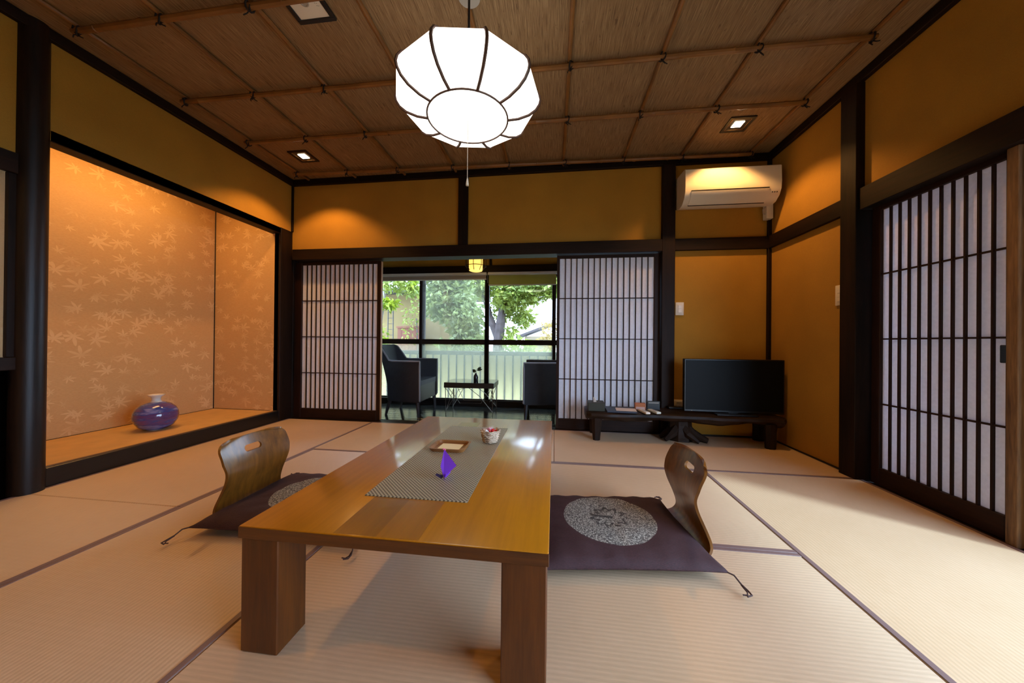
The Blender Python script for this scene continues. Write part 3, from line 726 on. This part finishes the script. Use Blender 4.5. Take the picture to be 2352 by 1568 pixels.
def zabuton(label, loc, rz, hx, hy):
    t = thing('floor_cushion', label, 'cushion', loc, rz)
    N = 36; bm = B(); grids = []
    for sgn in (1, -1):
        g = []
        for j in range(N+1):
            row = []
            for i in range(N+1):
                u, v = -1+2*i/N, -1+2*j/N
                pin = 1-.045*(1-v*v)*u*u*1.0; pin2 = 1-.045*(1-u*u)*v*v
                h = ((1-abs(u)**5)*(1-abs(v)**5))**.6
                wr = .5+.5*noise.noise(Vector((u*4, v*4, 3.1)))
                z = .028+sgn*(.002+h*(.046 if sgn > 0 else .026))*(1 if sgn < 0 else (.88+.24*wr))
                if sgn > 0: z += .006*math.sin(u*22+2*v)*(abs(v)**6)*(1-abs(v)**12)
                row.append((u*hx*pin, v*hy*pin2, z))
            g.append(row)
        grids.append(g)
    V = []
    for s, g in enumerate(grids):
        V.append([[bm.verts.new(p) for p in row] for row in g])
    for s in (0, 1):
        for j in range(N):
            for i in range(N):
                f = (V[s][j][i], V[s][j][i+1], V[s][j+1][i+1], V[s][j+1][i]); bm.faces.new(f if s == 0 else f[::-1])
    for a in range(N):
        for q in (((0, a), (0, a+1)), ((N, a+1), (N, a)), ((a+1, 0), (a, 0)), ((a, N), (a+1, N))):
            (j0, i0_), (j1, i1_) = q
            bm.faces.new((V[0][j0][i0_], V[1][j0][i0_], V[1][j1][i1_], V[0][j1][i1_]))
    obj('cushion_body', bm, cushion_m, t, 'all')
    for sx in (-1, 1):
        for sy in (-1, 1):
            x, y = sx*hx, sy*hy
            b = tube(B(), [(x*.99, y*.99, .028), (x+sx*.012, y+sy*.012, .027), (x+sx*.022, y+sy*.034, .012), (x+sx*.030, y+sy*.056, .006), (x+sx*.030, y+sy*.075, .005), (x+sx*.012, y+sy*.080, .004)], .0028, 6)
            tube(b, [(x+sx*.022, y+sy*.034, .010), (x+sx*.024, y+sy*.062, .005), (x+sx*.016, y+sy*.074, .004), (x+sx*.002, y+sy*.072, .004)], .0024, 6)
            obj('corner_tassel', b, cordage_m, t, True)
    return t
zabuton('plum floor cushion with grey disc print right of the oak table', (.245, 1.495, .014), .12, .345, .275)
zabuton('plum floor cushion with grey disc print left of the oak table', (-1.185, 1.535, .014), PI+.02, .375, .29)

# ------------------------------------------------------------------ vase in the alcove
vs = thing('round_vase', 'squat round blue purple glazed vase in the alcove', 'vase', (-3.26, 2.345, .109))
obj('vase_body', lathe(B(), [(.058, .0), (.072, .004), (.108, .032), (.130, .070), (.137, .108), (.133, .142), (.118, .176), (.090, .204), (.056, .220), (.038, .224)], 56), vase_m, vs, True)
obj('foot_ring', lathe(B(), [(.058, -.0005), (.063, .0), (.063, .006), (.058, .006)], 40), rim_m, vs)
obj('vase_neck', lathe(B(), [(.040, .221), (.029, .232), (.026, .250), (.032, .266), (.052, .279), (.054, .284), (.046, .283), (.026, .268), (.021, .245), (.021, .23)], 40), rim_m, vs, True)

# ------------------------------------------------------------------ pendant lantern
Y0 = 1.6; lc = Vector((-.435, Y0, .85))
pl = thing('pendant_lamp', 'large glowing white ten sided lantern over the oak table', 'lamp', lc)
prof = [(.197, 1.110), (.250, 1.118), (.302, 1.138), (.334, 1.163), (.351, 1.190), (.356, 1.212), (.350, 1.238), (.334, 1.262), (.305, 1.284), (.24, 1.308), (.18, 1.322)]
rot0 = -PI/2+math.radians(8.7)-math.radians(18)
angs = [rot0+k*2*PI/10 for k in range(10)]
def pt(r, z, a): return (r*math.cos(a), r*math.sin(a), z)
for k in range(10):
    bm = B(); a, b = angs[k], angs[(k+1) % 10]
    L = [bm.verts.new(pt(r, z, a)) for r, z in prof]; R = [bm.verts.new(pt(r, z, b)) for r, z in prof]
    for i in range(len(prof)-1): bm.faces.new((L[i], R[i], R[i+1], L[i+1]))
    obj('shade_panel', bm, shade_m, pl, True)
    obj('shade_rib', tube(B(), [pt(r+.002, z, a) for r, z in prof], .0075, 6), rib_m, pl, True)
obj('bottom_diffuser', lathe(B(), [(.001, 1.1145), (.1, 1.1135), (.196, 1.112)], 48, cap=False), shade_m, pl, True)
obj('bottom_ring', tube(B(), [(.198*math.cos(t), .198*math.sin(t), 1.109) for t in [k*2*PI/48 for k in range(49)]], .0045, 6, False), rib_m, pl, True)
obj('top_cap', lathe(B(), [(.001, 1.326), (.17, 1.326), (.18, 1.322), (.001, 1.321)], 40, cap=False), rib_m, pl, True)
obj('hanging_cord', tube(B(), [(0, 0, 1.326), (0, 0, 1.72)], .006, 8), cord_m, pl); obj('ceiling_rose', lathe(B(), [(.055, 1.715), (.055, 1.735), (.02, 1.749)], 24), plastic_grey, pl, True)
pc = obj('pull_cord', tube(B(), [(0, -.001, 1.112), (0, 0, .80)], .0016, 6), plastic, pl)
obj('cord_pull', lathe(B(), [(.002, .816), (.004, .808), (.0075, .786), (.0075, .778), (.004, .777)], 14), plastic, pc, True)

# ------------------------------------------------------------------ recessed ceiling lights
bronze = plain('bronze_lamp_frame', srgb(34, 20, 14), .4); gold = plain('gold_reflector', srgb(200, 150, 96), .25, metal=.8)
def downlight(x, y, label, power=1., hw=.093):
    t = thing('recessed_downlight', label, 'ceiling light', (x, y, ZC), 0, 'square recessed downlights')
    bm = B()
    for a in ((-hw, hw, -hw, -hw+.022), (-hw, hw, hw-.022, hw), (-hw, -hw+.022, -hw+.022, hw-.022), (hw-.022, hw, -hw+.022, hw-.022)): bx(bm, a[0], a[1], a[2], a[3], -.010, 0)
    obj('frame', bm, bronze, t)
    i = hw-.022; bm = B()
    for a in ((-i, i, -i, -i+.006), (-i, i, i-.006, i), (-i, -i+.006, -i+.006, i-.006), (i-.006, i, -i+.006, i-.006)): bx(bm, a[0], a[1], a[2], a[3], -.008, -.001)
    obj('reflector', bm, gold, t)
    obj('backing_plate', bx(B(), -i+.006, i-.006, -i+.006, i-.006, -.0015, -.0005), bronze, t)
    obj('lamp_glass', bx(B(), -.036, .036, -.036, .036, -.006, -.0016, .002, 1), bulb_m, t)
    s = lamp('downlight_beam', 'SPOT', (0, 0, -.02), DOWNLIGHT_W*power, DOWNLIGHT_COL, t, spot_size=math.radians(116), spot_blend=.38, shadow_soft_size=.03)
downlight(-2.372, 2.855, 'lit square downlight at the left of the reed ceiling'); downlight(1.43, 2.82, 'lit square downlight at the right of the reed ceiling')
downlight(-2.372, .25, 'added unseen square downlight above the left front mats', 1.0); downlight(1.43, .25, 'added unseen square downlight above the right front mats', .3)  # front pair added out of view to warm the floor
em = thing('emergency_light', 'unlit square white ceiling light unit in a black frame', 'ceiling light', (-1.292, 1.545, ZC))
bm = B(); h = .108
for a in ((-h, h, -h, -h+.024), (-h, h, h-.024, h), (-h, -h+.024, -h+.024, h-.024), (h-.024, h, -h+.024, h-.024)): bx(bm, a[0], a[1], a[2], a[3], -.016, 0, .002, 1)
obj('frame', bm, black_board, em); obj('cover', bx(B(), -h+.024, h-.024, -h+.024, h-.024, -.010, -.001), plastic, em)
obj('lens', lathe(B(), [(.022, -.0105), (.022, -.014), (.016, -.016), (.014, -.013), (.001, -.014)], 20, cap=False), plastic_grey, em, True)
for k, (x, y) in enumerate(((.052, .010), (.060, .012), (.055, .024), (.063, .026))): obj('print_mark', bx(B(), x-.003, x+.003, y-.0015, y+.0015, -.0106, -.010), plastic_grey, em)

# ------------------------------------------------------------------ air conditioner
ac = thing('air_conditioner', 'white wall air conditioner in the upper right corner', 'air conditioner', (1.513, 3.295, 0))
acp = [(0, 2.115), (-.10, 2.085), (-.165, 2.095), (-.215, 2.135), (-.237, 2.18), (-.243, 2.24), (-.238, 2.375), (-.225, 2.385), (0, 2.40)]
bm = B(); L = 0.385
prism(bm, acp, -L, L, 0); obj('casing', bm, plastic, ac, True)
def on_prof(y0, z0, y1, z1, off): 
    d = Vector((0, y1-y0, z1-z0)); nrm = Vector((0, -(z1-z0), (y1-y0))).normalized(); return nrm*off
fl = obj('louvre_flap', prism(B(), [(-.237, 2.183), (-.221, 2.150), (-.168, 2.096), (-.172, 2.088), (-.228, 2.146), (-.243, 2.181)], -.335, .29, 0), plastic, ac, True)
obj('flap_gap', bx(B(), -.335, .29, -.2435, -.2385, 2.186, 2.192), black_plastic, ac); obj('flap_gap', bx(B(), -.335, .29, -.166, -.158, 2.086, 2.094), black_plastic, ac)
for k in range(3): obj('indicator', bx(B(), .318+k*.018, .324+k*.018, -.230, -.222, 2.150, 2.158), black_plastic, ac)
obj('pipe_cover', bx(B(), .37, .425, -.07, -.008, 1.985, 2.12, .006), plastic, ac)
obj('cable', tube(B(), [(.372, -.05, 2.10), (.345, -.055, 2.07), (.35, -.05, 2.035), (.38, -.045, 2.03)], .004, 6), plastic_grey, ac, True)

# ------------------------------------------------------------------ switches and outlet
def switch(name, label, loc, rz, hw, hh, cat='switch', rockers=2):
    t = thing(name, label, cat, loc, rz)
    obj('wall_plate', bx(B(), -hw, hw, -.009, 0, -hh, hh, .003), plastic, t, True)
    for k in range(rockers):
        a, b = -hh*.62+k*hh*1.24/rockers, -hh*.62+(k+1)*hh*1.24/rockers-.002
        obj('rocker' if cat == 'switch' else 'socket', bx(B(), -hw*.42, hw*.42, -.013, -.009, a, b, .0015, 1), plastic if cat == 'switch' else plastic_grey, t)
switch('light_switch', 'white light switch on the ochre back wall beside the dark post', (1.171, YB, 1.183), 0, .037, .061)
switch('light_switch', 'white light switch on the ochre right wall beside the dark post', (XR, 2.537, 1.197), PI/2*3, .036, .07, rockers=3)
switch('wall_outlet', 'white wall outlet low on the back wall left of the television', (1.172, YB, .286), 0, .056, .04, 'outlet', 2)

# ------------------------------------------------------------------ bench, television and small things
bench_m = wood('rough_dark_slab', srgb(14, 9, 6), srgb(52, 32, 18), 0, rough=.5, scale=5, bump=.5, stretch=.2, spec=.25)
bench_leg_m = wood('rough_dark_leg', srgb(16, 11, 8), srgb(44, 28, 17), 2, rough=.6, scale=6, bump=.5, stretch=.2, spec=.2)
bn = thing('slab_bench', 'rustic dark slab bench along the back wall under the television', 'bench', (1.08, 3.10, 0), -.015)
def slab():
    bm = B(); N = 40; rows = []
    for i in range(N+1):
        x = -.79+1.60*i/N
        nz = lambda k: noise.noise(Vector((x*3.1, k, .7)))
        yf = -.175+.035*nz(1)+.018*noise.noise(Vector((x*9, 2, 0)))+(.04 if i in (0, N) else 0); yb = .165+.012*nz(3)-(.04 if i in (0, N) else 0)
        zb = .178+.03*nz(5)+.012*noise.noise(Vector((x*8, 5, 0))); zt = .252+.004*nz(7)
        if i == N: zb = .21
        rows.append([bm.verts.new(p) for p in [(x, yf+.028, zt), (x, yf+.008, zt-.010), (x, yf, zt-.03), (x, yf+.012, zb+.02), (x, yf+.05, zb), (x, yb-.03, zb), (x, yb, zb+.03), (x, yb-.004, zt-.008), (x, yb-.02, zt)]])
    for a, b in zip(rows, rows[1:]):
        for k in range(9): bm.faces.new((a[k], a[(k+1) % 9], b[(k+1) % 9], b[k]))
    bm.faces.new(rows[0]); bm.faces.new(rows[-1][::-1]); return bm
obj('slab', slab(), bench_m, bn, True)
def rough_leg(x, y, h, r0, r1, sq=True):
    bm = B(); n = 8; rings = []
    for j in range(7):
        z = h*j/6; r = r0+(r1-r0)*j/6
        rings.append([(x+r*(1+.16*noise.noise(Vector((k, z*9, x*5))))*math.cos(2*PI*k/n+.4)*1.1, y+r*(1+.16*noise.noise(Vector((k+9, z*9, x*5))))*math.sin(2*PI*k/n+.4), z) for k in range(n)])
    V = [[bm.verts.new(p) for p in rg] for rg in rings]
    for a, b in zip(V, V[1:]):
        for k in range(n): bm.faces.new((a[k], a[(k+1) % n], b[(k+1) % n], b[k]))
    bm.faces.new(V[0][::-1]); bm.faces.new(V[-1]); return bm
for x, y, r0, r1 in ((-.70, -.115, .030, .044), (-.705, .12, .03, .038), (.69, -.125, .036, .044), (.735, .12, .042, .045)): obj('leg', rough_leg(x, y, .20, r0, r1), bench_leg_m, bn)
bm = rough_leg(.04, .02, .21, .10, .085)
for a in (0, .9, 1.9, 2.8, 3.7, 5.2, 5.8):
    tube(bm, [(.04, .0, .15), (.04+.09*math.cos(a), .0+.07*math.sin(a), .07), (.06+.20*math.cos(a), -.01+.11*math.sin(a), .014)], [.05, .04, .016], 7)
obj('root_foot', bm, bench_leg_m, bn)
BZ = .254
tv = thing('television', 'black flat screen television on the slab bench', 'television', (1.525, 3.045, BZ), -.02)
obj('stand_foot', bx(B(), -.16, .16, -.075, .075, 0, .010, .003), black_plastic, tv); obj('stand_neck', bx(B(), -.04, .04, 0, .03, .008, .06, .003), black_plastic, tv)
obj('cabinet', bx(B(), -.395, .395, 0, .045, .012, .470, .005), black_plastic, tv); obj('screen', bx(B(), -.385, .385, -.0015, .001, .030, .460), screen_m, tv)
obj('standby_light', bx(B(), -.335, -.330, -.0025, 0, .021, .025), plastic, tv)
tb2 = thing('tissue_box', 'dark green tissue box at the left end of the slab bench', 'tissue box', (.377, 3.03, BZ), -.03)
olive = plain('dark_olive_lacquer', srgb(40, 40, 26), .5, bump=.2)
obj('box', bx(B(), -.072, .072, -.055, .10, 0, .072, .004), olive, tb2)
bm = B(); v = [bm.verts.new(p) for p in [(-.022, -.004, .07), (.006, .004, .07), (-.004, .012, .10), (-.020, .002, .118), (-.026, .008, .11)]]
bm.faces.new(v); bmesh.ops.solidify(bm, geom=list(bm.faces), thickness=.0012); obj('tissue', bm, plain('white_tissue', srgb(230, 222, 212), .8), tb2)
fd = thing('information_folder', 'dark blue folder lying on the slab bench beside the tissue box', 'folder', (.585, 3.05, BZ), -.03)
obj('cover', bx(B(), -.12, .13, -.11, .10, 0, .012, .002), plain('navy_folder', srgb(38, 48, 66), .5), fd)
tag(obj('paper_sheet', bx(B(), -.085, .085, -.065, .065, 0, .002), plain('white_paper', srgb(216, 204, 192), .7), loc=(.635, 3.03, BZ+.0123), rot=(0, 0, -.10)), 'white paper sheet on the dark blue folder', 'paper')
ob = thing('small_orange_box', 'small orange brown box behind the remotes on the slab bench', 'box', (.775, 3.11, BZ), -.1)
obj('carton', bx(B(), -.045, .045, -.02, .02, 0, .062, .003), plain('orange_carton', srgb(180, 104, 60), .5), ob); obj('label_panel', bx(B(), -.038, .038, -.021, -.0195, .005, .03), plain('pink_label', srgb(206, 170, 158), .6), ob)
def remote(label, loc, rz, m):
    t = thing('remote_control', label, 'remote', loc, rz)
    obj('case', bx(B(), -.022, .022, -.07, .07, 0, .018, .005), m, t)
    for k in range(4): obj('button', bx(B(), -.012, .012, -.04+k*.022, -.028+k*.022, .018, .020), plastic_grey, t)
remote('white remote control beside the paper sheet on the bench', (.778, 2.99, BZ), .25, plastic)
remote('pale green white remote control right of the other remote', (.868, 3.01, BZ), .30, plain('pale_remote', srgb(206, 214, 200), .4))
st = thing('menu_stand', 'small black upright frame behind the remotes on the bench', 'stand', (.905, 3.16, BZ), 0)
obj('panel', bx(B(), -.055, .055, -.006, .006, 0, .075, .002), black_plastic, st); obj('panel_rim', bx(B(), -.045, .045, -.0075, -.005, .055, .062), plastic_grey, st); obj('base', bx(B(), -.05, .05, -.025, .025, 0, .006), black_plastic, st)
rb = thing('router_box', 'small dark electric box with a lamp below the bench end', 'box', (1.118, 3.225, BZ), 0)
obj('case', bx(B(), -.07, .07, -.03, .03, 0, .022, .008), black_plastic, rb)

# ------------------------------------------------------------------ sunroom chairs, table, lamp
def arm_chair(label, loc, rz):
    t = thing('wicker_armchair', label, 'armchair', loc, rz, 'wicker armchairs in the sunroom')
    fw, rw, xf, xb, r = .305, .225, .25, -.185, .06
    path = [(xf, -fw), (.16, -fw+.010), (.06, -fw+.022)]
    for k in range(6): path.append((.06-(.06-xb-r)*(k+1)/6, -fw+.022+(fw-.022-rw)*(k+1)/6))
    for k in range(1, 5): a = k*PI/2/4; path.append((xb+r-r*math.sin(a), -rw+r-r*math.cos(a)))
    for k in range(1, 4): path.append((xb-.012*math.sin(k*PI/4), -rw+r+(2*rw-2*r)*k/4))
    half = len(path); path += [(x, -y) for x, y in reversed(path[:half-3])]
    def top(x):
        s = min(1, max(0, (-.085-x)/.075)); s = s*s*(3-2*s); return .628+.175*s
    bm = B(); NZ = 7; rows = []
    for x, y in path:
        zt = top(x); row = []
        for j in range(NZ+1):
            z = .165+(zt-.165)*j/NZ; back = min(1, max(0, (.05-x)/.25))
            back = min(1, max(0, (.02-x)/.19)); lean = -.11*back*max(0, (z-.35)/.45)**1.2 - .015*back*(j/NZ)
            row.append((x+lean, y*(1+.03*(j/NZ)), z))
        rows.append(row)
    V = [[bm.verts.new(p) for p in rw_] for rw_ in rows]
    for a, b in zip(V, V[1:]):
        for j in range(NZ): bm.faces.new((a[j], b[j], b[j+1], a[j+1]))
    bmesh.ops.recalc_face_normals(bm, faces=bm.faces)
    bmesh.ops.solidify(bm, geom=list(bm.faces), thickness=.03)
    obj('shell', bm, wicker_m, t, True)
    rim = [(rows[0][0][0]+.002, rows[0][0][1], .18)]+[rows[0][j] for j in (3, 6)]+[r_[-1] for r_ in rows]+[rows[-1][j] for j in (6, 3)]+[(rows[-1][0][0]+.002, rows[-1][0][1], .18)]
    obj('rim_cane', tube(B(), rim, .010, 6), piping_m, t, True)
    obj('front_apron', prism(B(), [(-fw+.01, .165), (fw-.01, .165), (fw-.012, .35), (-fw+.012, .35)], xf-.045, xf-.01, 0), plain('lit_woven_apron', srgb(56, 54, 58), .5, bump=.5, bscale=150), t)  # lighter grey than the shell stands for light falling on the apron
    obj('seat_base', bx(B(), xb+.05, xf-.045, -rw, rw, .30, .35), wicker_m, t); obj('seat_pad', prism(B(), [(xb+.06, -rw+.035), (xf-.005, -fw+.035), (xf-.005, fw-.035), (xb+.06, rw-.035)], .351, .405), seat_m, t, True)
    for x, y, dx, dy in ((xf-.03, -fw+.03, .012, -.006), (xf-.03, fw-.03, .012, .006), (xb+.05, -rw+.03, -.06, 0), (xb+.05, rw-.03, -.06, 0)):
        obj('leg', tube(B(), [(x, y, .20), (x+dx*.4, y+dy*.4, .12), (x+dx, y+dy, 0)], [.024, .022, .014], 8), chair_leg_m, t, True)
    return t
c1 = arm_chair('black wicker armchair left of the glass table, facing right', (-1.748, 3.84, 0), .03)
c2 = dup(c1, 'black wicker armchair right of the glass table, half behind the screen'); c2.location = (-.085, 3.93, 0); c2.rotation_euler = (0, 0, PI+.03)
gt = thing('glass_table', 'low wire legged table with dark glass top in the sunroom', 'table', (-1.005, 4.02, 0), .035)
obj('tabletop', bx(B(), -.30, .30, -.205, .205, .305, .362, .003), plain('black_table_frame', srgb(16, 14, 14), .4), gt)
obj('glass_sheet', bx(B(), -.298, .298, -.203, .203, .362, .368, .001, 1), table_glass, gt)
for sx in (-1, 1):
    for sy in (-1, 1): obj('leg', tube(B(), [(sx*.285, sy*.19, .305), (sx*.285, sy*.16, 0)], .005, 6), steel, gt)
for sy in (-1, 1):
    y = sy*.175
    obj('wire_brace', tube(B(), [(-.285, y, .02), (-.13, y*.9, .28), (-.05, y*.8, .30)], .0035, 5), steel, gt); obj('wire_brace', tube(B(), [(.285, y, .02), (.13, y*.9, .20), (-.01, y*.8, .30)], .0035, 5), steel, gt)
    obj('wire_brace', tube(B(), [(-.25, y, .30), (-.13, y*.6, .11), (.13, y*.6, .11), (.25, y, .30)], .0035, 5), steel, gt)
for sx in (-1, 1):
    obj('wire_brace', tube(B(), [(sx*.285, -.16, .02), (sx*.24, 0, .26), (sx*.285, .16, .02)], .0035, 5), steel, gt)
    obj('wire_brace', tube(B(), [(sx*.285, -.18, .30), (sx*.22, 0, .10), (sx*.285, .18, .30)], .0035, 5), steel, gt)
bv = thing('bud_vase', 'small dark bottle with a leafy sprig on the glass table', 'vase', (-.962, 4.03, .3685))
obj('bottle', lathe(B(), [(.026, 0), (.030, .006), (.030, .05), (.024, .075), (.013, .086), (.013, .098), (.009, .098), (.009, .08)], 18), plain('dark_bottle', srgb(26, 24, 26), .2), bv, True)
sm = plain('dark_sprig_leaf', srgb(36, 52, 32), .4)
obj('stem', tube(B(), [(0, 0, .06), (.006, 0, .12), (.018, 0, .155)], .003, 5), sm, bv)
def leaf(bm, base, d, L, W):
    base, d = Vector(base), Vector(d).normalized(); s = d.cross(Vector((0, 1, 0))).normalized(); n = d.cross(s)
    pts = [(0, 0, 0), (.3, .42, .02), (.65, .40, .05), (1, 0, 0), (.65, -.40, .05), (.3, -.42, .02)]
    v = [bm.verts.new(base+d*L*a+s*W*b+n*L*c) for a, b, c in pts]
    bm.faces.new((v[0], v[1], v[2], v[3])); bm.faces.new((v[0], v[3], v[4], v[5]))
for b_, d_, L_, W_ in (((.0, 0, .11), (-.8, .1, .5), .055, .05), ((.012, 0, .13), (.9, 0, .25), .075, .034), ((.016, 0, .148), (.8, .2, .35), .06, .03)):
    bm = B(); leaf(bm, b_, d_, L_, W_); obj('leaf', bm, sm, bv)
el = thing('lantern_lamp', 'small glowing yellow lantern on the sunroom ceiling', 'lamp', (-.945, 3.9, 0))
obj('shade', lathe(B(), [(.001, 1.705), (.05, 1.702), (.078, 1.712), (.082, 1.73), (.082, 1.93), (.07, 1.94)], 28, cap=False), yshade_m, el, True)
for z in (1.735, 1.835): obj('hoop', tube(B(), [(.125*math.cos(t), .125*math.sin(t), z+.03) for t in [k*2*PI/24 for k in range(25)]], .004, 5, False), lat[0], el)
for k in range(8):
    a = k*2*PI/8; obj('cage_bar', tube(B(), [(.084*math.cos(a), .084*math.sin(a), 1.71), (.125*math.cos(a), .125*math.sin(a), 1.765), (.125*math.cos(a), .125*math.sin(a), 1.90), (.084*math.cos(a), .084*math.sin(a), 1.94)], .004, 5), lat[2], el)
obj('mount', lathe(B(), [(.05, 1.94), (.05, 2.24)], 16), lat[2], el)
